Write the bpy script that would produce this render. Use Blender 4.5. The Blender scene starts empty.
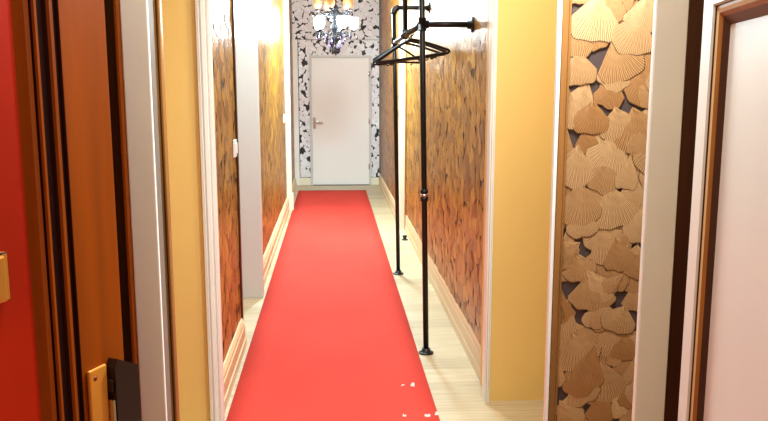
import bpy, bmesh, math, random
from mathutils import Vector, Matrix
R = math.radians
sc = bpy.context.scene
col = sc.collection
random.seed(7)

# ------------------------------------------------------------ camera
cam = bpy.data.cameras.new('camera'); co = bpy.data.objects.new('camera', cam); col.objects.link(co)
cam.sensor_width = 36.0; cam.lens = 36.0 * 780.0 / 768.0
cam.clip_start = 0.02
co.location = (0, 0, 1.59)
co.rotation_euler = (R(90 - 9.176), 0, R(-3.765))
sc.camera = co
# ------------------------------------------------------------ world
w = bpy.data.worlds.new('world'); sc.world = w; w.use_nodes = True
w.node_tree.nodes['Background'].inputs[0].default_value = (0.9, 0.85, 0.8, 1)
w.node_tree.nodes['Background'].inputs[1].default_value = 0.05
# ------------------------------------------------------------ view
sc.view_settings.view_transform = 'Standard'; sc.view_settings.look = 'None'
sc.view_settings.gamma = 1.0; sc.view_settings.use_curve_mapping = False
sc.view_settings.exposure = 0.0
# ------------------------------------------------------------ ceiling lamps and an added pier fill (above the frame)
def lamp(name, loc, power, color, size):
    l = bpy.data.lights.new(name, 'AREA'); l.shape = 'DISK'; l.size = size; l.energy = power; l.color = color
    o = bpy.data.objects.new(name, l); col.objects.link(o); o.location = loc; return o
lamp('vestibule_lamp', (0.66, 2.85, 3.0), 45, (1.0, 0.95, 0.78), 0.3)
lamp('doorway_lamp', (0.1, 1.55, 3.0), 40, (0.72, 0.90, 1.0), 0.3)
lamp('pier_fill', (0.70, 2.23, 2.42), 56, (0.80, 0.92, 1.0), 0.18)  # added light without a fixture, brightens the wallpapered pier
lamp('corridor_lamp', (0.1, 5.3, 2.9), 64, (0.72, 0.93, 1.0), 0.35)
lamp('corridor_far_lamp', (0.08, 8.1, 2.55), 200, (0.58, 0.88, 1.0), 0.35)
lamp('room_lamp', (-0.5, -0.9, 2.7), 16, (1.0, 0.86, 0.55), 0.4)

# ------------------------------------------------------------ materials
def srgb(r, g, b):
    f = lambda c: (c / 12.92 if c <= 0.04045 else ((c + 0.055) / 1.055) ** 2.4)
    return (f(r / 255), f(g / 255), f(b / 255), 1)
def mat(name, c, rough=0.5, metal=0.0, var=0.0, scale=(4, 4, 4), bump=0.0, c2=None, spec=0.5, detail=4):
    m = bpy.data.materials.new(name); m.use_nodes = True
    nt = m.node_tree; b = nt.nodes['Principled BSDF']
    b.inputs['Roughness'].default_value = rough; b.inputs['Metallic'].default_value = metal
    b.inputs['Specular IOR Level'].default_value = spec
    b.inputs['Base Color'].default_value = c
    if var or bump or c2:
        tc = nt.nodes.new('ShaderNodeTexCoord'); mp = nt.nodes.new('ShaderNodeMapping')
        mp.inputs['Scale'].default_value = scale
        nt.links.new(tc.outputs['Object'], mp.inputs['Vector'])
        n = nt.nodes.new('ShaderNodeTexNoise'); n.inputs['Scale'].default_value = 1.0; n.inputs['Detail'].default_value = detail
        nt.links.new(mp.outputs[0], n.inputs['Vector'])
        mx = nt.nodes.new('ShaderNodeMixRGB')
        mx.inputs[1].default_value = c
        mx.inputs[2].default_value = c2 if c2 else tuple(x * (1 - var) for x in c[:3]) + (1,)
        rp = nt.nodes.new('ShaderNodeValToRGB'); rp.color_ramp.elements[0].position = 0.35; rp.color_ramp.elements[1].position = 0.65
        nt.links.new(n.outputs['Fac'], rp.inputs[0]); nt.links.new(rp.outputs[0], mx.inputs[0])
        nt.links.new(mx.outputs[0], b.inputs['Base Color'])
        if bump:
            bp = nt.nodes.new('ShaderNodeBump'); bp.inputs['Strength'].default_value = bump; bp.inputs['Distance'].default_value = 0.004
            nt.links.new(n.outputs['Fac'], bp.inputs['Height']); nt.links.new(bp.outputs[0], b.inputs['Normal'])
    return m
def emis(name, c, s, base=(1, 1, 1, 1)):
    m = mat(name, base, 0.3); b = m.node_tree.nodes['Principled BSDF']
    b.inputs['Emission Color'].default_value = c; b.inputs['Emission Strength'].default_value = s
    return m

def leaf_mat(name, light, dark, vein, metal, rough):
    """embossed ginkgo leaves; uv = (angle, radius) on each leaf, second uv = random tone"""
    m = bpy.data.materials.new(name); m.use_nodes = True
    nt = m.node_tree; b = nt.nodes['Principled BSDF']; L = nt.links.new
    b.inputs['Roughness'].default_value = rough; b.inputs['Metallic'].default_value = metal
    uv = nt.nodes.new('ShaderNodeUVMap'); uv.uv_map = 'leaf'
    tn = nt.nodes.new('ShaderNodeUVMap'); tn.uv_map = 'tone'
    s = nt.nodes.new('ShaderNodeSeparateXYZ'); L(uv.outputs[0], s.inputs[0])
    t = nt.nodes.new('ShaderNodeSeparateXYZ'); L(tn.outputs[0], t.inputs[0])
    def math_(op, a, bv=None, c=None):
        n = nt.nodes.new('ShaderNodeMath'); n.operation = op
        for i, v in enumerate((a, bv, c)):
            if v is None: continue
            if isinstance(v, (int, float)): n.inputs[i].default_value = v
            else: L(v, n.inputs[i])
        return n.outputs[0]
    wob = math_('MULTIPLY', math_('SINE', math_('MULTIPLY', s.outputs[1], 9.0)), 0.35)
    ph = math_('ADD', math_('MULTIPLY', s.outputs[0], 190.0), math_('ADD', wob, math_('MULTIPLY', t.outputs[0], 40.0)))
    v = math_('ADD', math_('MULTIPLY', math_('SINE', ph), 0.5), 0.5)            # 0..1 veins
    mx = nt.nodes.new('ShaderNodeMixRGB'); mx.inputs[1].default_value = light; mx.inputs[2].default_value = dark
    L(t.outputs[0], mx.inputs[0])
    m2 = nt.nodes.new('ShaderNodeMixRGB'); m2.inputs[2].default_value = vein; L(mx.outputs[0], m2.inputs[1])
    L(math_('MULTIPLY', math_('POWER', v, 2.0), 0.7), m2.inputs[0])
    m3 = nt.nodes.new('ShaderNodeMixRGB'); m3.inputs[2].default_value = tuple(x * 0.35 for x in vein[:3]) + (1,); L(m2.outputs[0], m3.inputs[1])
    edge = math_('GREATER_THAN', s.outputs[1], 0.975); L(math_('MULTIPLY', edge, 0.7), m3.inputs[0])
    L(m3.outputs[0], b.inputs['Base Color'])
    bp = nt.nodes.new('ShaderNodeBump'); bp.inputs['Strength'].default_value = 0.4; bp.inputs['Distance'].default_value = 0.0015
    L(math_('SUBTRACT', 1.0, v), bp.inputs['Height']); L(bp.outputs[0], b.inputs['Normal'])
    return m

def plank_mat():
    m = bpy.data.materials.new('pale_oak_planks'); m.use_nodes = True
    nt = m.node_tree; b = nt.nodes['Principled BSDF']; L = nt.links.new
    tc = nt.nodes.new('ShaderNodeTexCoord')
    br = nt.nodes.new('ShaderNodeTexBrick'); br.offset = 0.37
    br.inputs['Color1'].default_value = srgb(180, 160, 124); br.inputs['Color2'].default_value = srgb(200, 180, 144)
    br.inputs['Mortar'].default_value = srgb(196, 172, 136)
    br.inputs['Scale'].default_value = 1.0; br.inputs['Mortar Size'].default_value = 0.0022; br.inputs['Mortar Smooth'].default_value = 0.3
    br.inputs['Brick Width'].default_value = 1.28; br.inputs['Row Height'].default_value = 0.19
    L(tc.outputs['Object'], br.inputs['Vector'])
    mp = nt.nodes.new('ShaderNodeMapping'); mp.inputs['Scale'].default_value = (3, 60, 1); L(tc.outputs['Object'], mp.inputs[0])
    n = nt.nodes.new('ShaderNodeTexNoise'); n.inputs['Scale'].default_value = 1; n.inputs['Detail'].default_value = 6; L(mp.outputs[0], n.inputs['Vector'])
    mx = nt.nodes.new('ShaderNodeMixRGB'); mx.blend_type = 'MULTIPLY'; mx.inputs[0].default_value = 0.55
    rp = nt.nodes.new('ShaderNodeValToRGB'); rp.color_ramp.elements[0].color = (0.62, 0.5, 0.36, 1); rp.color_ramp.elements[0].position = 0.3
    rp.color_ramp.elements[1].position = 0.62
    L(n.outputs['Fac'], rp.inputs[0]); L(br.outputs['Color'], mx.inputs[1]); L(rp.outputs[0], mx.inputs[2])
    L(mx.outputs[0], b.inputs['Base Color']); b.inputs['Roughness'].default_value = 0.42
    return m

M = {}
M['cream'] = mat('ochre_cream_wall_paint', srgb(226, 186, 106), 0.55, var=0.06, scale=(2, 2, 1.2), bump=0.03)
M['white'] = mat('white_gloss_paint', srgb(240, 234, 224), 0.35, var=0.05, scale=(6, 6, 2))
M['trimcream'] = mat('cream_gloss_paint', srgb(238, 224, 198), 0.35, var=0.05, scale=(6, 6, 2))
M['ceil'] = mat('ceiling_paint', srgb(240, 236, 228), 0.8)
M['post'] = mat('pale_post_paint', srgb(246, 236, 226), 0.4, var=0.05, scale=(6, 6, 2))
M['skirt'] = mat('tan_skirting_paint', srgb(218, 190, 146), 0.4, var=0.08, scale=(20, 3, 20))
M['greytrim'] = mat('grey_trim_and_side_shade', srgb(112, 100, 90), 0.5)
M['brownwood'] = mat('brown_varnished_wood', srgb(150, 98, 46), 0.35, var=0.35, scale=(30, 30, 1.5))
M['dark_wood_shade'] = mat('dark_wood_and_groove_shade', srgb(72, 30, 18), 0.35, var=0.4, scale=(30, 30, 1.2))  # wood of the linings; also the shaded lines in the right leaf moulding
M['leafwhite'] = mat('white_painted_door', srgb(218, 204, 190), 0.35, var=0.05, scale=(3, 3, 1))
M['mouldshade'] = mat('brown_moulding_shade', srgb(178, 108, 48), 0.35, var=0.3, scale=(30, 30, 2))  # warm shading on the white moulding, put into its colour
M['tan'] = mat('tan_moulding_warm_light', srgb(226, 184, 128), 0.4)  # warm reflection on the white moulding, painted as a tan band
M['orangelit'] = mat('orange_warm_lit_wood', srgb(146, 64, 2), 0.45, var=0.25, scale=(25, 25, 1.5), spec=0.15)  # left leaf: dim warm light put into the base colour
M['redlit'] = mat('red_warm_lit_panel', srgb(180, 34, 2), 0.45, var=0.3, scale=(3, 3, 2), spec=0.15)  # panel of the same leaf, reddened to stand for dim warm light
M['groove_shadow'] = mat('dark_groove_and_shadow', srgb(44, 14, 12), 0.45, spec=0.2)  # dark groove bands; also the finger pull's shadow as a solid colour
M['carpet'] = mat('red_carpet', srgb(206, 67, 55), 0.9, var=0.16, scale=(1.4, 0.9, 1), spec=0.1)
M['black'] = mat('black_iron_pipe', srgb(26, 24, 25), 0.38, metal=0.4, var=0.3, scale=(40, 40, 40))
M['hanger'] = mat('dark_hanger_plastic', srgb(20, 12, 14), 0.5, spec=0.25)
M['steel'] = mat('brushed_steel', srgb(190, 190, 192), 0.3, metal=1.0)
M['chrome'] = mat('chrome', srgb(215, 215, 215), 0.15, metal=1.0)
M['brass'] = mat('aged_brass', srgb(224, 150, 60), 0.35, metal=0.7)
M['lockcase'] = mat('dark_lock_metal', srgb(44, 22, 18), 0.4, metal=0.3)
M['lockplate'] = mat('lock_plate_brass', srgb(216, 136, 44), 0.42, metal=0.3)
M['rust'] = mat('rusty_screw', srgb(130, 36, 14), 0.5)
M['switch'] = mat('white_plastic', srgb(244, 244, 240), 0.3)
M['doorwhite'] = mat('white_flush_door', srgb(236, 232, 226), 0.4, var=0.02, scale=(2, 2, 2))
M['frame'] = mat('pale_grey_frame', srgb(206, 202, 196), 0.4)
M['threshold'] = mat('threshold_strip', srgb(120, 104, 92), 0.4)
M['paper'] = mat('white_paper', srgb(250, 246, 240), 0.7)
M['rubber'] = mat('dark_rubber', srgb(40, 26, 22), 0.6)
M['iron'] = mat('black_wrought_iron', srgb(10, 8, 11), 0.55, spec=0.12)
M['crystal'] = mat('smoky_crystal', srgb(120, 112, 150), 0.08, metal=0.3)
M['jet'] = mat('black_crystal', srgb(14, 12, 22), 0.12)
M['shade'] = emis('lit_white_glass', (0.75, 0.94, 1.0, 1), 200)
M['amber'] = emis('lit_amber_glass', (1.0, 0.40, 0.14, 1), 0.5, srgb(196, 112, 74))
M['planks'] = plank_mat()
M['paperback'] = mat('dark_wallpaper_ground', srgb(58, 40, 30), 0.45, metal=0.3)
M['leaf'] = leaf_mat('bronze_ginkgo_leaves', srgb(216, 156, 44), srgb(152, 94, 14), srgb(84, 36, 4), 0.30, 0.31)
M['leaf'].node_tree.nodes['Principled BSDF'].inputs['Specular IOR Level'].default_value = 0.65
M['pierleaf'] = leaf_mat('lit_bronze_ginkgo_leaves', srgb(216, 170, 116), srgb(178, 124, 70), srgb(92, 38, 16), 0.25, 0.36)  # same paper as the corridor, paler to carry the light on the pier
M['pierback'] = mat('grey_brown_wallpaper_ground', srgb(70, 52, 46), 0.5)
M['endback'] = mat('charcoal_wallpaper_ground', srgb(24, 22, 27), 0.6)
M['glareleaf'] = leaf_mat('glare_white_ginkgo_leaves', srgb(252, 251, 252), srgb(236, 233, 234), srgb(196, 190, 190), 0.2, 0.42)  # same paper as the corridor, whitened to carry the chandelier glare

# ------------------------------------------------------------ mesh builder
class MB:
    def __init__(s): s.bm = bmesh.new(); s.mats = []
    def mi(s, m):
        if m is None: return 0
        if m not in s.mats: s.mats.append(m)
        return s.mats.index(m)
    def box(s, x0, x1, y0, y1, z0, z1, m=None, bev=0.0):
        i = s.mi(m)
        r = bmesh.ops.create_cube(s.bm, size=1.0, matrix=Matrix.Translation(((x0 + x1) / 2, (y0 + y1) / 2, (z0 + z1) / 2)) @ Matrix.Diagonal((x1 - x0, y1 - y0, z1 - z0, 1)))
        fs = set(f for v in r['verts'] for f in v.link_faces)
        if bev:
            es = list(set(e for v in r['verts'] for e in v.link_edges))
            rb = bmesh.ops.bevel(s.bm, geom=es, offset=bev, segments=2, affect='EDGES', profile=0.5)
            fs = set(f for f in fs if f.is_valid) | set(rb['faces'])
        for f in fs: f.material_index = i
        return s
    def prism(s, pts, a, b, axis='z', m=None):
        """closed 2-D outline extruded along an axis"""
        i = s.mi(m)
        def P(p, t):
            return (p[0], p[1], t) if axis == 'z' else (p[0], t, p[1]) if axis == 'y' else (t, p[0], p[1])
        A = [s.bm.verts.new(P(p, a)) for p in pts]; B = [s.bm.verts.new(P(p, b)) for p in pts]
        fs = [s.bm.faces.new(A), s.bm.faces.new(B[::-1])]
        n = len(pts)
        for k in range(n): fs.append(s.bm.faces.new((A[k], A[(k + 1) % n], B[(k + 1) % n], B[k])))
        for f in fs: f.material_index = i
        return s
    def tube(s, path, r, seg=10, m=None, closed=False):
        i = s.mi(m)
        path = [Vector(p) for p in path]; n = len(path); rings = []
        ref = None
        for k, p in enumerate(path):
            if closed: d = path[(k + 1) % n] - path[k - 1]
            else: d = path[min(k + 1, n - 1)] - path[max(k - 1, 0)]
            d.normalize()
            if ref is None:
                ref = Vector((0, 0, 1)) if abs(d.z) < 0.9 else Vector((1, 0, 0))
            u = d.cross(ref).normalized(); v = u.cross(d).normalized(); ref = v
            rr = r[k] if isinstance(r, (list, tuple)) else r
            rings.append([s.bm.verts.new(p + (u * math.cos(2 * math.pi * j / seg) + v * math.sin(2 * math.pi * j / seg)) * rr) for j in range(seg)])
        fs = []
        for k in range(n if closed else n - 1):
            A, B = rings[k], rings[(k + 1) % n]
            for j in range(seg): fs.append(s.bm.faces.new((A[j], A[(j + 1) % seg], B[(j + 1) % seg], B[j])))
        if not closed:
            fs.append(s.bm.faces.new(rings[0][::-1])); fs.append(s.bm.faces.new(rings[-1]))
        for f in fs: f.material_index = i; f.smooth = True
        return s
    def lathe(s, prof, seg=16, origin=(0, 0, 0), axis='z', m=None, cap=True):
        i = s.mi(m); o = Vector(origin); rings = []
        for r, t in prof:
            ring = []
            for j in range(seg):
                c, sn = math.cos(2 * math.pi * j / seg) * r, math.sin(2 * math.pi * j / seg) * r
                p = Vector((c, sn, t)) if axis == 'z' else Vector((t, c, sn)) if axis == 'x' else Vector((c, t, sn))
                ring.append(s.bm.verts.new(o + p))
            rings.append(ring)
        fs = []
        for A, B in zip(rings, rings[1:]):
            for j in range(seg): fs.append(s.bm.faces.new((A[j], A[(j + 1) % seg], B[(j + 1) % seg], B[j])))
        if cap:
            fs.append(s.bm.faces.new(rings[0][::-1])); fs.append(s.bm.faces.new(rings[-1]))
        for f in fs: f.material_index = i; f.smooth = True
        return s
    def ring(s, x0, x1, z0, z1, prof, m=None):
        """mitred rectangular moulding in the xz plane; prof = [(inset, y)...]"""
        i = s.mi(m); loops = []
        for a, y in prof:
            loops.append([s.bm.verts.new(p) for p in ((x0 + a, y, z0 + a), (x1 - a, y, z0 + a), (x1 - a, y, z1 - a), (x0 + a, y, z1 - a))])
        for A, B in zip(loops, loops[1:]):
            for k in range(4):
                f = s.bm.faces.new((A[k], A[(k + 1) % 4], B[(k + 1) % 4], B[k])); f.material_index = i
        return s
    def leaves(s, O, U, V, N, W, H, m, seed=1, lh=0.125, step=0.070, turn=0.25):
        """embossed fan leaves hanging from their stems, covering W x H from O"""
        i = s.mi(m); rnd = random.Random(seed)
        O, U, V, N = Vector(O), Vector(U), Vector(V), Vector(N)
        la = s.bm.loops.layers.uv.get('leaf') or s.bm.loops.layers.uv.new('leaf')
        ta = s.bm.loops.layers.uv.get('tone') or s.bm.loops.layers.uv.new('tone')
        du = dv = step
        nr = int(H / dv) + 3; nc = int(W / du) + 2
        for rI in range(nr):
            for c in range(nc):
                u0 = (c + 0.5 * (rI % 2)) * du + rnd.uniform(-.35, .35) * du; v0 = rI * dv + rnd.uniform(-.4, .4) * dv
                rad = lh * rnd.uniform(.70, 1.25); spread = rnd.uniform(0.45, 0.95); rot = rnd.gauss(0, turn)
                lay = 0.0006 + rnd.random() * 0.0035; tone = rnd.random()
                K = 16; rows = []
                ph, ph2 = rnd.uniform(0, 6), rnd.uniform(0, 6)
                for q, rr in enumerate((0.0, 0.45, 0.9, 1.0)):
                    row = []
                    for k in range(K + 1):
                        t = k / K; a = (t * 2 - 1) * spread
                        edge = 1 + 0.035 * math.sin(t * 11 + ph) + 0.02 * math.sin(t * 23 + ph2) - 0.22 * abs(t * 2 - 1) ** 3.5
                        if q == 0: x = y = 0.0
                        else: x = math.sin(a) * rad * rr * (edge if q > 1 else 1) ; y = -math.cos(a) * rad * rr * (edge if q > 1 else 1)
                        xr = x * math.cos(rot) - y * math.sin(rot); yr = x * math.sin(rot) + y * math.cos(rot)
                        uu = min(max(u0 + xr, 0), W); vv = min(max(v0 + yr, 0), H)
                        h = lay + (0.0, 0.0010, 0.0008, 0.0)[q] * (1 - 0.5 * abs(t * 2 - 1) ** 2)
                        row.append((s.bm.verts.new(O + U * uu + V * vv + N * h), t, rr))
                    rows.append(row)
                for A, B in zip(rows, rows[1:]):
                    for k in range(K):
                        q4 = (A[k], A[k + 1], B[k + 1], B[k])
                        try: f = s.bm.faces.new([x[0] for x in q4])
                        except ValueError: continue
                        f.material_index = i; f.smooth = True
                        for lp, x in zip(f.loops, q4):
                            lp[la].uv = (x[1], x[2]); lp[ta].uv = (tone, tone)
        # drop what was clipped to nothing
        dead = [f for f in s.bm.faces if f.material_index == i and f.calc_area() < 1e-9]
        bmesh.ops.delete(s.bm, geom=dead, context='FACES')
        return s
    def build(s, name, m=None, parent=None, loc=None, recalc=True):
        me = bpy.data.meshes.new(name)
        if m is not None and not s.mats: s.mats = [m]
        if recalc: bmesh.ops.recalc_face_normals(s.bm, faces=s.bm.faces)
        s.bm.to_mesh(me); s.bm.free()
        for x in (s.mats or [m]): me.materials.append(x)
        o = bpy.data.objects.new(name, me); col.objects.link(o)
        if parent: o.parent = parent
        if loc: o.location = loc
        return o
def tag(o, label=None, cat=None, group=None, kind=None):
    if label: o['label'] = label
    if cat: o['category'] = cat
    if group: o['group'] = group
    if kind: o['kind'] = kind
    return o
def empty(name, loc, rz=0.0):
    o = bpy.data.objects.new(name, None); col.objects.link(o); o.location = loc; o.rotation_euler = (0, 0, rz); o.empty_display_size = 0.1
    return o
def struct(o): o['kind'] = 'structure'; return o

H = 3.1
# ============================================================ SETTING
struct(MB().box(-1.8, 1.8, -2.0, 12.8, -0.06, 0.0).build('floor', M['planks']))
struct(MB().box(-1.8, 1.8, -2.0, 12.8, H, H + 0.08).build('ceiling', M['ceil']))
# near room shell, behind and beside the photographer
struct(MB().box(-1.8, -1.72, -2.0, 3.5, 0, H).build('wall_room_left', M['cream']))
struct(MB().box(1.72, 1.8, -2.0, 3.72, 0, H).build('wall_room_right', M['cream']))
struct(MB().box(-1.72, 1.72, -2.0, -1.92, 0, H).build('wall_back', M['cream']))
f = MB(); f.box(-1.72, -0.76, 0.72, 0.86, 0, H); f.box(0.68, 1.72, 0.72, 0.86, 0, H); f.box(-0.76, 0.68, 0.72, 0.86, 2.06, H)
struct(f.build('wall_doorway', M['cream']))
# first threshold: painted posts on dark stained lining
struct(MB().box(-1.72, -0.476, 1.80, 1.92, 0, H).build('wall_lining_left', M['dark_wood_shade']))
struct(MB().box(0.826, 1.72, 1.80, 1.92, 0, H).build('wall_lining_right', M['dark_wood_shade']))
struct(MB().prism([(-0.4755, 1.79), (-0.473, 1.784), (-0.468, 1.784), (-0.4655, 1.79), (-0.4655, 1.92), (-0.4755, 1.92)], 0, H).build('trim_1', M['orangelit']))
p = MB(); p.box(-0.465, -0.405, 1.80, 1.812, 0, H, M['post'], 0.003); p.box(-0.465, -0.4055, 1.812, 1.86, 0, H, M['greytrim']); p.box(-0.465, -0.42, 1.86, 1.92, 0, H, M['greytrim'])  # grey side boxes colour in the shade of the reveal
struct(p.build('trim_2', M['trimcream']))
struct(MB().box(0.746, 0.824, 1.80, 1.818, 0, H, M['post'], 0.003).build('trim_3'))
# second cross wall: left brown casing, right wallpapered pier
p = MB(); p.box(-1.72, -0.560, 2.5, 2.62, 0, H, M['cream']); struct(p.build('wall_cross_left'))
p = MB(); p.box(-0.559, -0.5435, 2.47, 2.51, 0, H, M['white'], 0.003)
struct(p.build('trim_4'))
p = MB(); p.prism([(-0.5425, 2.485), (-0.5395, 2.478), (-0.535, 2.478), (-0.534, 2.488), (-0.531, 2.488), (-0.529, 2.478), (-0.524, 2.478), (-0.521, 2.485), (-0.521, 2.51), (-0.5425, 2.51)], 0, H, m=M['brownwood'])
struct(p.build('trim_5'))
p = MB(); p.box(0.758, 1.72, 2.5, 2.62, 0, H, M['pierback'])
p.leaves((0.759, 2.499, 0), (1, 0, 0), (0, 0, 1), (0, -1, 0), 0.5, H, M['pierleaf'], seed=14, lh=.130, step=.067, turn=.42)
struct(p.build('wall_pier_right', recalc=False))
struct(MB().box(0.712, 0.7235, 2.47, 2.495, 0, H, M['white'], 0.003).build('trim_6'))
p = MB(); p.prism([(0.724, 2.485), (0.728, 2.478), (0.746, 2.478), (0.752, 2.486), (0.757, 2.486), (0.757, 2.51), (0.724, 2.51)], 0, H, m=M['brownwood'])
struct(p.build('trim_7'))
# third opening: painted wall ends with white architraves
struct(MB().box(-1.72, -0.586, 3.50, 3.66, 0, H, M['cream']).build('wall_end_left'))
struct(MB().box(0.778, 1.72, 3.72, 3.95, 0, H, M['cream']).build('wall_end_right'))
def architrave(name, x0, x1, y0, y1, steps, m):
    n = len(steps); pts = [(x0, y1)]
    for k, (t, d) in enumerate(steps): pts.append((x0 + (x1 - x0) * t, y0 - d))
    pts.append((x1, y1))
    return struct(MB().prism(pts, 0, H, m=m).build(name))
st = [(0, .006), (.08, .022), (.26, .026), (.30, .012), (.38, .012), (.42, .024), (.66, .024), (.70, .010), (.78, .010), (.82, .018), (.97, .018), (1, .010)]
architrave('trim_8', -0.5855, -0.522, 3.50, 3.53, st, M['white'])
architrave('trim_9', 0.750, 0.7775, 3.72, 3.76, st, M['white'])
# left corridor wall
XL = -0.575
p = MB(); p.box(-0.75, XL, 3.66, 4.66, 0, H, M['paperback'])
p.leaves((XL, 3.66, 0), (0, 1, 0), (0, 0, 1), (1, 0, 0), 1.0, H, M['leaf'], seed=21)
struct(p.build('wall_left', recalc=False))
struct(MB().box(-0.600, -0.560, 4.661, 4.70, 0, H, M['dark_wood_shade'], 0.003).build('trim_10'))
def base_prof(x, s, h=0.18):
    """skirting outline across the wall: wall face x, s = +1 grows to +x"""
    return [(x, 0), (x + s * .030, 0), (x + s * .030, .055), (x + s * .024, .060), (x + s * .024, h * .72), (x + s * .018, h * .76), (x + s * .020, h * .86), (x + s * .008, h * .97), (x, h)]
struct(MB().prism(base_prof(XL + .004, 1), 3.665, 4.66, 'y', M['skirt']).build('baseboard_left'))
# doorway recess on the left
p = MB(); p.box(-0.82, -0.75, 4.66, 5.76, 0, H, M['white']); struct(p.build('wall_recess_left'))
d = MB(); d.box(-0.748, -0.712, 4.80, 5.62, 0.005, 2.02, M['doorwhite'], 0.004)
d2 = struct(d.build('door_4'))
MB().tube([(-0.712, 4.88, 1.02), (-0.66, 4.88, 1.02), (-0.655, 4.90, 1.02), (-0.655, 5.0, 1.02)], 0.009, m=M['steel']).build('door_handle', parent=d2)
# white jamb and far left wall
p = MB(); p.box(-0.75, -0.535, 5.76, 5.84, 0, H, M['frame'], 0.004)
struct(p.build('trim_11'))
XL2 = -0.590
p = MB(); p.box(-0.75, XL2, 5.84, 9.9, 0, H, M['paperback'])
p.leaves((XL2, 5.84, 0), (0, 1, 0), (0, 0, 1), (1, 0, 0), 4.06, H, M['leaf'], seed=31)
struct(p.build('wall_left_middle', recalc=False))
struct(MB().prism(base_prof(XL2 + .004, 1), 5.845, 9.895, 'y', M['skirt']).build('baseboard_left_middle'))
p = MB(); p.box(-0.66, -0.525, 9.90, 10.0, 0, H, M['trimcream'], 0.004); p.box(-0.56, -0.505, 9.885, 10.0, 0, 0.22, M['trimcream'], 0.004)
struct(p.build('trim_12'))
XL3 = -0.61
p = MB(); p.box(-0.75, XL3, 10.0, 12.45, 0, H, M['paperback'])
p.leaves((XL3, 10.0, 0), (0, 1, 0), (0, 0, 1), (1, 0, 0), 2.45, H, M['leaf'], seed=41)
struct(p.build('wall_left_far', recalc=False))
struct(MB().prism(base_prof(XL3 + .004, 1, .13), 10.005, 12.40, 'y', M['skirt']).build('baseboard_left_far'))
# right corridor wall
XR = 0.798
p = MB(); p.box(XR, 1.1, 3.95, 8.6, 0, H, M['paperback'])
p.leaves((XR, 3.95, 0), (0, 1, 0), (0, 0, 1), (-1, 0, 0), 4.65, H, M['leaf'], seed=51)
struct(p.build('wall_right', recalc=False))
struct(MB().prism([(XR + (x - XR) * .5, z) for x, z in base_prof(XR, -1, .19)], 3.955, 8.38, 'y', M['skirt']).build('baseboard_right'))
struct(MB().box(0.782, 0.797, 8.385, 8.44, 0, H, M['brownwood'], 0.003).build('trim_13'))
p = MB(); p.box(0.738, 1.1, 8.60, 8.72, 0, H, M['trimcream'], 0.004); struct(p.build('trim_14'))
XR2 = 0.766
p = MB(); p.box(XR2, 1.1, 8.72, 12.45, 0, H, M['paperback'])
p.leaves((XR2, 8.72, 0), (0, 1, 0), (0, 0, 1), (-1, 0, 0), 3.73, H, M['leaf'], seed=61)
struct(p.build('wall_right_far', recalc=False))
struct(MB().prism(base_prof(XR2 - .004, -1, .17), 8.725, 12.44, 'y', M['skirt']).build('baseboard_right_far'))
# end wall
p = MB(); p.box(-0.75, 1.1, 12.47, 12.6, 0, H, M['endback'])
p.leaves((-0.62, 12.469, 2.283), (1, 0, 0), (0, 0, 1), (0, -1, 0), 1.40, H - 2.283, M['glareleaf'], seed=71, lh=.086, step=.056, turn=.7)
p.box(-0.62, 0.775, 12.455, 12.47, 0, 2.278, M['endback'])
p.leaves((-0.52, 12.454, 0.12), (1, 0, 0), (0, 0, 1), (0, -1, 0), 1.28, 2.158, M['glareleaf'], seed=72, lh=.086, step=.056, turn=.7)
struct(p.build('wall_end', recalc=False))
struct(MB().box(-0.608, -0.528, 12.40, 12.4545, 0, 2.278, M['white'], 0.004).build('trim_15'))
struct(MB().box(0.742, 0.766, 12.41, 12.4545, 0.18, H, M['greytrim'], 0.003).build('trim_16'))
p = MB(); p.box(-0.527, -0.358, 12.42, 12.4545, 0, 0.115, M['trimcream'], 0.004); p.box(0.618, 0.735, 12.42, 12.4545, 0, 0.115, M['trimcream'], 0.004)
struct(p.build('baseboard_end'))
# door at the end of the corridor
d = MB(); d.box(-0.318, 0.578, 12.40, 12.445, 0.012, 2.0, M['doorwhite'], 0.003)
door = struct(d.build('door_3'))
fr = MB()
fr.box(-0.356, -0.320, 12.405, 12.4535, 0, 2.038, M['frame'], 0.004); fr.box(0.580, 0.616, 12.405, 12.4535, 0, 2.038, M['frame'], 0.004)
fr.box(-0.320, 0.580, 12.405, 12.4535, 2.003, 2.038, M['frame'], 0.004)
fr.build('door_frame', parent=door)
MB().box(-0.318, 0.578, 12.36, 12.40, 0, 0.012, M['threshold'], 0.003).build('threshold', parent=door)
hd = MB(); hd.box(-0.302, -0.262, 12.392, 12.3995, 0.90, 1.08, M['chrome'], 0.002)
esc = hd.build('handle_plate', parent=door)
MB().tube([(-0.282, 12.392, 1.012), (-0.282, 12.350, 1.012), (-0.272, 12.343, 1.012), (-0.150, 12.343, 1.006)], 0.011, m=M['chrome']).build('door_handle', parent=door)
for z in (0.3, 1.02, 1.75):
    MB().lathe([(0.010, -0.045), (0.010, 0.045)], 10, (0.579, 12.394, z), m=M['chrome']).build('hinge', parent=door)

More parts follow.
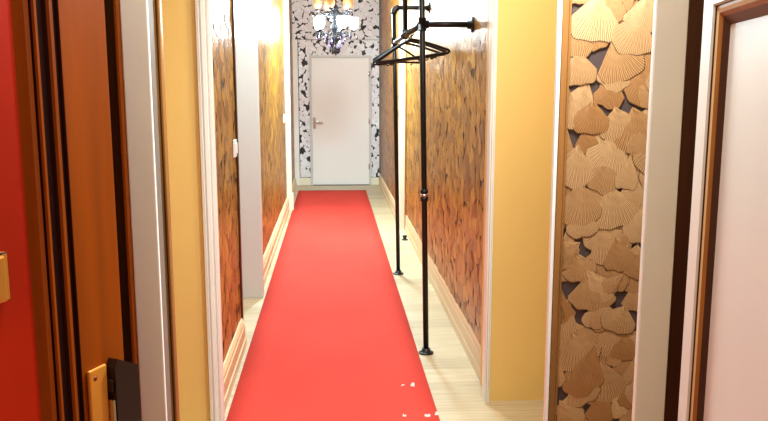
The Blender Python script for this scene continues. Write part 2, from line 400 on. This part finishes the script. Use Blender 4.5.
# ============================================================ PANELLED DOOR LEAVES
def panel_leaf(name, hinge, ang, side, mats, label):
    """local x along the leaf, seen face towards -y; two moulded panels"""
    Wd, Hd, T = (0.66 if side == 'right' else 0.70), (2.0 if side == 'right' else 2.12), 0.04
    r = empty(name, (hinge[0], hinge[1], 0.006), ang); struct(r); tag(r, label, 'door')
    stile, mould, panel, groove_shadow = mats
    sw = 0.085 if side == 'right' else 0.115
    px0, px1 = (sw, Wd - sw)
    top = Hd - 0.258 if side == 'right' else Hd - 0.22
    rails = [(0.22, 0.60), (0.74, top)]
    b = MB()
    b.box(0, sw, 0, T, 0, Hd, stile, 0.0015); b.box(Wd - sw, Wd, 0, T, 0, Hd, stile, 0.0015)
    for z0, z1 in ((0, 0.22), (0.60, 0.74), (top, Hd)): b.box(sw, Wd - sw, 0, T, z0, z1, stile)
    b.build('door_frame_work', parent=r)
    ins = 0.050 if side == 'right' else 0.084
    for z0, z1 in rails:
        q = MB()
        for c, prof in mouldc[side]: q.ring(px0, px1, z0, z1, prof, c)
        q.build('panel_moulding', parent=r)
        MB().box(px0 + ins, px1 - ins, 0.017, 0.028, z0 + ins, z1 - ins, panel).build('panel', parent=r)
    return r
mouldc = {'right': [(M['dark_wood_shade'], [(0, 0.0), (0.0015, -0.002)]),
                    (M['leafwhite'], [(0.0015, -0.002), (0.004, -0.006), (0.010, -0.006), (0.013, -0.002)]),
                    (M['dark_wood_shade'], [(0.013, -0.002), (0.0145, 0.001)]),
                    (M['tan'], [(0.0145, 0.001), (0.020, 0.0), (0.027, 0.002)]),
                    (M['mouldshade'], [(0.027, 0.002), (0.034, 0.008)]),
                    (M['dark_wood_shade'], [(0.034, 0.008), (0.052, 0.018)])],
          'left': [(M['groove_shadow'], [(0, 0.0), (0.002, 0.006), (0.013, 0.006), (0.015, 0.0)]),
                   (M['orangelit'], [(0.015, 0.0), (0.018, -0.004), (0.025, -0.004), (0.028, 0.0)]),
                   (M['groove_shadow'], [(0.028, 0.0), (0.030, 0.007), (0.046, 0.007), (0.048, 0.002)]),
                   (M['orangelit'], [(0.048, 0.002), (0.050, -0.001), (0.055, -0.001), (0.057, 0.003)]),
                   (M['groove_shadow'], [(0.057, 0.003), (0.058, 0.008), (0.061, 0.008), (0.062, 0.004)]),
                   (M['orangelit'], [(0.062, 0.004), (0.070, 0.006), (0.086, 0.018)])]}
# right leaf: free edge far at (0.739,1.55), hinged near (0.591,0.866); face looks to -x
a = R(12.2)
right = panel_leaf('door_2', (0.739, 1.55), -R(90) - a, 'right', (M['leafwhite'], None, M['leafwhite'], None),
                   'white painted panelled door leaf on the right, warm shading coloured into its moulding')
# left leaf: free edge at (-0.397,1.5); hinge near
a = R(25)
left = panel_leaf('door_1', (-0.414 - 0.7 * math.sin(a), 1.5 - 0.7 * math.cos(a)), R(90) - a, 'left', (M['orangelit'], None, M['redlit'], None),
                  'panelled door leaf with dim warm light put into its colour, rim lock, on the left')
# rim lock on the free edge of the left leaf (local frame of that leaf)
lk = MB(); lk.box(0.595, 0.642, -0.008, -0.0005, 0.84, 1.062, M['lockplate'], 0.003); lk = lk.build('rim_lock', parent=left)
MB().lathe([(0.0045, 0.0), (0.0045, 0.003), (0.002, 0.0045)], 10, (0.610, -0.0085, 1.044), 'y', M['rust']).build('screw', parent=lk)
MB().lathe([(0.0045, 0.0), (0.0045, 0.003), (0.002, 0.0045)], 10, (0.610, -0.0085, 0.88), 'y', M['rust']).build('screw', parent=lk)
c = MB()
pts = [(0.648, 0.84), (0.648, 1.054), (0.656, 1.068), (0.690, 1.050), (0.714, 1.038), (0.714, 0.84)]
c.prism(pts, -0.022, -0.0005, 'y', M['lockcase'])
c.build('lock_keep', parent=lk)
b = MB(); b.box(0.642, 0.6475, -0.020, -0.004, 0.945, 0.99, M['chrome'], 0.002)
b.build('dead_bolt', parent=lk)
MB().box(0.642, 0.6475, -0.018, -0.006, 1.005, 1.03, M['lockcase'], 0.002).build('latch_bolt', parent=lk)
# brass finger pull on the red panel, its shadow built as a dark strip
k = MB(); k.box(0.404, 0.429, -0.008, 0.0165, 1.240, 1.316, M['brass'], 0.004); k.box(0.429, 0.443, 0.002, 0.0165, 1.238, 1.318, M['groove_shadow'], 0.002); k.build('finger_pull', parent=left)

# ============================================================ CARPET RUNNER
c = MB(); rnd = random.Random(3)
n = 90; vs = []
for j in range(n + 1):
    y = 0.6 + (11.75 - 0.6) * j / n
    row = []
    for i in range(9):
        x = -0.521 + 1.019 * i / 8
        zz = 0.0072 + 0.0012 * math.sin(y * 2.3 + i * .6) * math.sin(i * .9 + y * .7)
        row.append((c.bm.verts.new((x, y, 0.0005)), c.bm.verts.new((x, y, zz))))
    vs.append(row)
for j in range(n):
    for i in range(8):
        c.bm.faces.new((vs[j][i][1], vs[j][i + 1][1], vs[j + 1][i + 1][1], vs[j + 1][i][1])).smooth = True
    for i in (0, 8): c.bm.faces.new((vs[j][i][0], vs[j][i][1], vs[j + 1][i][1], vs[j + 1][i][0]))
for j in (0, n):
    for i in range(8): c.bm.faces.new((vs[j][i][0], vs[j][i + 1][0], vs[j][i + 1][1], vs[j][i][1]))
tag(c.build('carpet_runner', M['carpet']), 'long red carpet runner laid along the pale plank corridor floor', 'carpet')

# ============================================================ SCRAPS ON THE CARPET
where = ['small curled white scrap on red carpet, farther left of two beside each other', 'small curled white scrap on red carpet nearest the front pipe post foot',
         'white speck at the bottom edge of red carpet, leftmost of three', 'white speck at the bottom edge of red carpet, middle of three',
         'white speck at the bottom right corner of red carpet']
for q, (x, y, sz) in enumerate([(.360, 3.928, .010), (.416, 3.931, .016), (.333, 3.55, .010), (.444, 3.545, .016), (.488, 3.56, .012)]):
    p = MB(); rr = random.Random(q); K = 7
    A = [p.bm.verts.new((math.cos(k / (K - 1) * 4.0 + q) * sz, math.sin(k / (K - 1) * 4.0 + q) * sz, 0.0)) for k in range(K)]
    B = [p.bm.verts.new((math.cos(k / (K - 1) * 4.0 + q) * sz * .7, math.sin(k / (K - 1) * 4.0 + q) * sz * .7, sz * (.5 + .4 * rr.random()))) for k in range(K)]
    C2 = [p.bm.verts.new((math.cos(k / (K - 1) * 4.0 + q) * sz * .45, math.sin(k / (K - 1) * 4.0 + q) * sz * .45, 0.001)) for k in range(K)]
    for k in range(K - 1): p.bm.faces.new((A[k], A[k + 1], B[k + 1], B[k])); p.bm.faces.new((B[k], B[k + 1], C2[k + 1], C2[k]))
    tag(p.build('paper_scrap', M['paper'], loc=(x, y, 0.0088)), where[q], 'scrap', 'white scraps on the red carpet')

# ============================================================ PIPE CLOTHES RACK
rack = empty('clothes_rack', (0.546, 4.456, 0)); tag(rack, 'black iron pipe clothes rack fixed to the right corridor wall', 'clothes rack')
O = Vector((0.546, 4.456, 0))
def L(*p): return Vector(p) - O
PR = 0.0165
def px(z): return 0.546 - 0.0200 * z              # the posts lean slightly
Yn, Yf, zr, zt = 4.456, 6.437, 1.923, 2.200
def flange(name, p, axis):
    prof = [(0.045, 0.0), (0.045, 0.006), (0.040, 0.009), (0.026, 0.010), (0.024, 0.030), (0.017, 0.032)]
    if axis == '-x': prof = [(r, -t) for r, t in prof]; ax = 'x'
    elif axis == '-z': prof = [(r, -t) for r, t in prof]; ax = 'z'
    else: ax = axis
    return MB().lathe(prof, 18, L(*p), ax, M['black']).build(name, parent=rack)
def tee(p, dirs, r=0.0225, ln=0.036):
    m = MB()
    for d in dirs:
        d = Vector(d); m.tube([L(*p) - d * .002, L(*p) + d * ln * .86, L(*p) + d * ln * .87, L(*p) + d * ln], [r, r, r * 1.16, r * 1.16], 12, M['black'])
    return m.build('tee_fitting', parent=rack)
MB().tube([L(px(0), Yn, 0.002), L(px(1.5), Yn, 1.5), L(px(3.09), Yn, 3.09)], PR, 12, M['black']).build('post', parent=rack)
bend = [L(px(0), Yf, 0.002), L(px(1.5), Yf, 1.5), L(px(zt - .05), Yf, zt - .05)]
MB().tube(bend, PR, 12, M['black']).build('post', parent=rack)
e = [(px(zt) + .04 * (1 - math.cos(t)), Yf, zt - .05 + .05 * math.sin(t)) for t in [k * math.pi / 16 for k in range(9)]]
MB().tube([L(*q) for q in e], 0.0225, 12, M['black']).build('elbow', parent=rack)
MB().tube([L(px(zt) + .04, Yf, zt), L(XR - .009, Yf, zt)], PR, 12, M['black']).build('wall_arm', parent=rack)
flange('flange', (XR - .005, Yf, zt), '-x')
MB().tube([L(px(zr), Yn, zr), L(XR - .009, Yn, zr)], PR, 12, M['black']).build('wall_arm', parent=rack)
flange('flange', (XR - .005, Yn, zr), '-x')
MB().tube([L(px(zr), Yn, zr), L(px(zr), Yf, zr)], PR, 12, M['black']).build('rail', parent=rack)
xd = 0.503
MB().tube([L(px(zr), 5.47, zr), L(xd, 5.47, 2.3), L(xd, 5.47, 3.09)], PR, 12, M['black']).build('drop_pipe', parent=rack)
tee((px(zr), 5.47, zr), [(0, 1, 0), (0, -1, 0), (0, 0, 1)])
tee((px(zr), Yn, zr), [(0, 1, 0), (1, 0, 0), (0, 0, 1), (0, 0, -1)])
tee((px(zr), Yf, zr), [(0, -1, 0), (0, 0, 1), (0, 0, -1)])
flange('flange', (px(0), Yn, 0.001), 'z'); flange('flange', (px(0), Yf, 0.001), 'z')
flange('flange', (px(3.09), Yn, 3.095), '-z'); flange('flange', (xd, 5.47, 3.095), '-z')
m = MB(); m.lathe([(0.0225, -0.035), (0.0225, -0.012), (0.019, -0.010), (0.019, 0.010), (0.0225, 0.012), (0.0225, 0.035)], 14, L(px(.957), Yn, .957), 'z', M['black'])
cp = m.build('coupling', parent=rack)
MB().lathe([(0.0245, -0.008), (0.0245, 0.008)], 14, L(px(.957), Yn, .957), 'z', M['steel']).build('clamp_ring', parent=cp)

# ============================================================ HANGERS
def make_hanger():
    r = empty('coat_hanger', (0, 0, 0))                      # origin where the hook rests on the rail
    hk = [(0.020 * math.cos(t), 0, -0.020 + 0.0235 * math.sin(t)) for t in [R(a) for a in range(-20, 200, 20)]]
    hook = [(0.021, 0, -0.022)] if False else []
    path = [(-0.0235 * math.cos(R(t)) , 0, -0.0165 + 0.0235 * math.sin(R(t))) for t in range(0, 230, 18)][::-1]
    path = [(x, y, z) for x, y, z in path]
    end = path[0]
    hookpath = path[::-1] + [(0.004, 0, -0.044), (0, 0, -0.058)]
    MB().tube(hookpath, 0.0036, 8, M['hanger']).build('hook', parent=r)
    sh = []
    for k in range(11):
        t = k / 10; sh.append((-0.225 * t, 0, -0.058 - 0.010 * t - 0.086 * t ** 1.2))
    tip = [(-0.236, 0, -0.160), (-0.238, 0, -0.169), (-0.228, 0, -0.176)]
    leftside = sh + tip
    loop = leftside + [(0.0, 0, -0.176)] + [(-x, y, z) for x, y, z in leftside[::-1]]
    MB().tube(loop[:-1], 0.0085, 8, M['hanger'], closed=True).build('shoulder_frame', parent=r)
    for sx in (-1, 1): MB().tube([(sx * .150, 0, -.176), (sx * .150, 0, -.189), (sx * .140, 0, -.197), (sx * .128, 0, -.193)], 0.0045, 6, M['hanger']).build('strap_hook', parent=r)
    return r
def copy_tree(o, parent=None):
    c = o.copy(); col.objects.link(c)
    if parent: c.parent = parent
    for ch in list(o.children): copy_tree(ch, c)
    return c
hl = ['dark coat hanger turned askew on the rail, its tip reaching farthest left', 'dark coat hanger second on the rail from the front pipe post',
      'dark coat hanger third on the rail from the front pipe post', 'dark coat hanger on the rail just in front of the askew one',
      'dark coat hanger closest to the front post, its tip reaching farthest right']
hp = [(6.12, 36, 0), (5.26, 6, 7), (5.36, 1, 10), (5.62, -4, 8), (5.14, 2, 8)]
proto = make_hanger()
for q, (y, rz, rl) in enumerate(hp):
    o = proto if q == 0 else copy_tree(proto)
    o.location = (px(zr), y, zr + PR + 0.0035 - 0.0070 + 0.0005)
    o.rotation_euler = (0, -R(rl), R(rz))
    tag(o, hl[q], 'hanger', 'coat hangers on the pipe rail')

# ============================================================ LIGHT SWITCHES, DOOR STOP
def switch(loc, s, label, hh, ww):
    r = empty('light_switch', loc); tag(r, label, 'light switch')
    b = MB(); b.box(min(0, s * .012), max(0, s * .012), -ww, ww, -hh, hh, M['switch'], 0.003); b.build('face_plate', parent=r)
    b = MB(); b.box(min(s * .012, s * .019), max(s * .012, s * .019), -ww * .55, ww * .55, -hh * .6, hh * .6, M['switch'], 0.002); b.build('rocker', parent=r)
switch((XL + .005, 4.56, 1.225), 1, 'white light switch on bronze wallpaper beside the near left doorway', .05, .045)
switch((XL2 + .005, 9.45, 1.19), 1, 'white light switch on the left wall far down the corridor', .05, .045)
r = empty('door_stop', (0.735, 7.895, 0)); tag(r, 'small dark door stop on the pale floor by the right skirting', 'door stop')
MB().lathe([(0.034, 0.0), (0.034, 0.006), (0.020, 0.010), (0.017, 0.030)], 14, (0, 0, 0.001), 'z', M['rubber']).build('base', parent=r)
MB().lathe([(0.020, 0.030), (0.024, 0.034), (0.024, 0.046), (0.016, 0.052)], 14, (0, 0, 0), 'z', M['rubber']).build('rubber_cap', parent=r)

# ============================================================ CHANDELIER
ch = empty('chandelier', (0.04, 9.5, -0.04)); tag(ch, 'black wrought chandelier with lit glass shades and crystals at corridor end', 'chandelier')
def pol(r, a, z): return (r * math.cos(a), r * math.sin(a), z)
MB().lathe([(0.012, 2.10), (0.03, 2.12), (0.05, 2.16), (0.028, 2.20), (0.02, 2.24), (0.045, 2.28), (0.05, 2.31), (0.022, 2.35), (0.018, 2.46), (0.04, 2.50), (0.045, 2.53), (0.018, 2.57), (0.014, 2.70), (0.03, 2.73), (0.012, 2.76)], 16, m=M['iron']).build('stem', parent=ch)
MB().lathe([(0.004, 2.005), (0.016, 2.02), (0.022, 2.045), (0.012, 2.075), (0.007, 2.10)], 10, m=M['jet']).build('finial', parent=ch)
cn = MB()
for k in range(18):
    z = 2.77 + k * .019
    a = 0 if k % 2 else math.pi / 2
    cn.tube([(0.008 * math.cos(t) * math.cos(a), 0.008 * math.cos(t) * math.sin(a), z + .013 * math.sin(t)) for t in [i * math.pi / 4 for i in range(8)]], 0.0022, 5, M['iron'], closed=True)
cn.build('chain', parent=ch)
MB().lathe([(0.012, 3.09), (0.05, 3.11), (0.065, 3.135)], 16, m=M['iron']).build('ceiling_rose', parent=ch)
def arm(a, rad, z0, z1, dip):
    P = []
    for k in range(15):
        t = k / 14; r = 0.03 + (rad - 0.03) * t
        P.append(pol(r, a, z0 + (z1 - z0) * t - dip * math.sin(math.pi * min(1, t * 1.12)) ))
    m = MB(); m.tube(P, [0.009 - .003 * k / 14 for k in range(15)], 8, M['iron'])
    # scroll under the arm
    S = []
    for k in range(16):
        t = k / 15 * 4.6; rr = 0.042 * (1 - k / 20)
        S.append(pol(rad * .55 + rr * math.cos(t), a, z0 - dip * .75 + rr * math.sin(t) - .025))
    m.tube(S, 0.0045, 6, M['iron'])
    for sx in (-1, 1):
        c0 = pol(rad + .012, a + sx * .16, z1 - .045)
        m.tube([(c0[0] - math.sin(a) * .03 * (1 - k / 16) * math.cos(k / 14 * 5.2) * sx, c0[1] + math.cos(a) * .03 * (1 - k / 16) * math.cos(k / 14 * 5.2) * sx, c0[2] + .034 * (1 - k / 16) * math.sin(k / 14 * 5.2)) for k in range(15)], 0.0048, 6, M['iron'])
    m.build('arm', parent=ch)
    MB().lathe([(0.006, 0.0), (0.034, 0.012), (0.038, 0.018), (0.014, 0.022), (0.014, 0.045)], 14, pol(rad, a, z1 - .006), m=M['iron']).build('drip_pan', parent=ch)
def shade(a, rad, z, m, name, sc_=1.0):
    prof = [(0.016, 0.0), (0.036, 0.012), (0.055, 0.045), (0.058, 0.080), (0.052, 0.110), (0.060, 0.150)]
    MB().lathe([(r * sc_, t * sc_) for r, t in prof], 18, pol(rad, a, z), m=m).build(name, parent=ch)
gem = bmesh.new()
def drop(p, ln, wd, m):
    g = MB(); 
    top = g.bm.verts.new((0, 0, 0)); bot = g.bm.verts.new((0, 0, -ln)); ring_ = [g.bm.verts.new((wd * math.cos(t), wd * math.sin(t), -ln * .62)) for t in [i * math.pi / 3 for i in range(6)]]
    for k in range(6): g.bm.faces.new((top, ring_[k], ring_[(k + 1) % 6])); g.bm.faces.new((bot, ring_[(k + 1) % 6], ring_[k]))
    g.tube([(0, 0, 0.018), (0, 0, -0.002)], 0.0015, 4, m)
    return g.build('crystal_drop', m, parent=ch, loc=p)
gem.free()
base = drop(pol(.262, R(5), 2.215), .06, .014, M['jet']); base2 = drop(pol(.262, R(77), 2.215), .06, .014, M['crystal'])
def more(p, src, s=1.0):
    o = src.copy(); o.location = p; o.scale = (s, s, s); col.objects.link(o)
for k in range(5):
    a = R(5 + 72 * k)
    arm(a, 0.225, 2.27, 2.255, .07); shade(a, 0.225, 2.275, M['shade'], 'glass_shade', .9)
    arm(a + R(36), 0.20, 2.50, 2.485, .05); shade(a + R(36), 0.20, 2.505, M['amber'], 'amber_shade', .85)
    if k > 1: more(pol(.262, a, 2.215), base if k % 2 else base2)
    more(pol(.19, a + R(14), 2.225), base2); more(pol(.19, a - R(14), 2.225), base)
    more(pol(.12, a, 2.20), base, 1.2); more(pol(.12, a + R(30), 2.17), base2, 1.2)
    more(pol(.065, a + R(15), 2.12), base if k % 2 else base2, 1.3)
    more(pol(.10, a + R(50), 2.16), base, 1.3); more(pol(.055, a + R(40), 2.07), base, 1.2); more(pol(.035, a + R(8), 2.045), base, 1.1)
    more(pol(.20, a + R(30), 2.445), base if k % 2 else base2, .9); more(pol(.14, a + R(30), 2.43), base2, .9)
    more(pol(.26, a + R(30), 2.47), base, .9)
for zc, rc in ((2.215, .135), (2.44, .11)):
    MB().tube([pol(rc, t, zc) for t in [i * math.pi / 12 for i in range(24)]], 0.005, 6, M['iron'], closed=True).build('crystal_hoop', parent=ch)
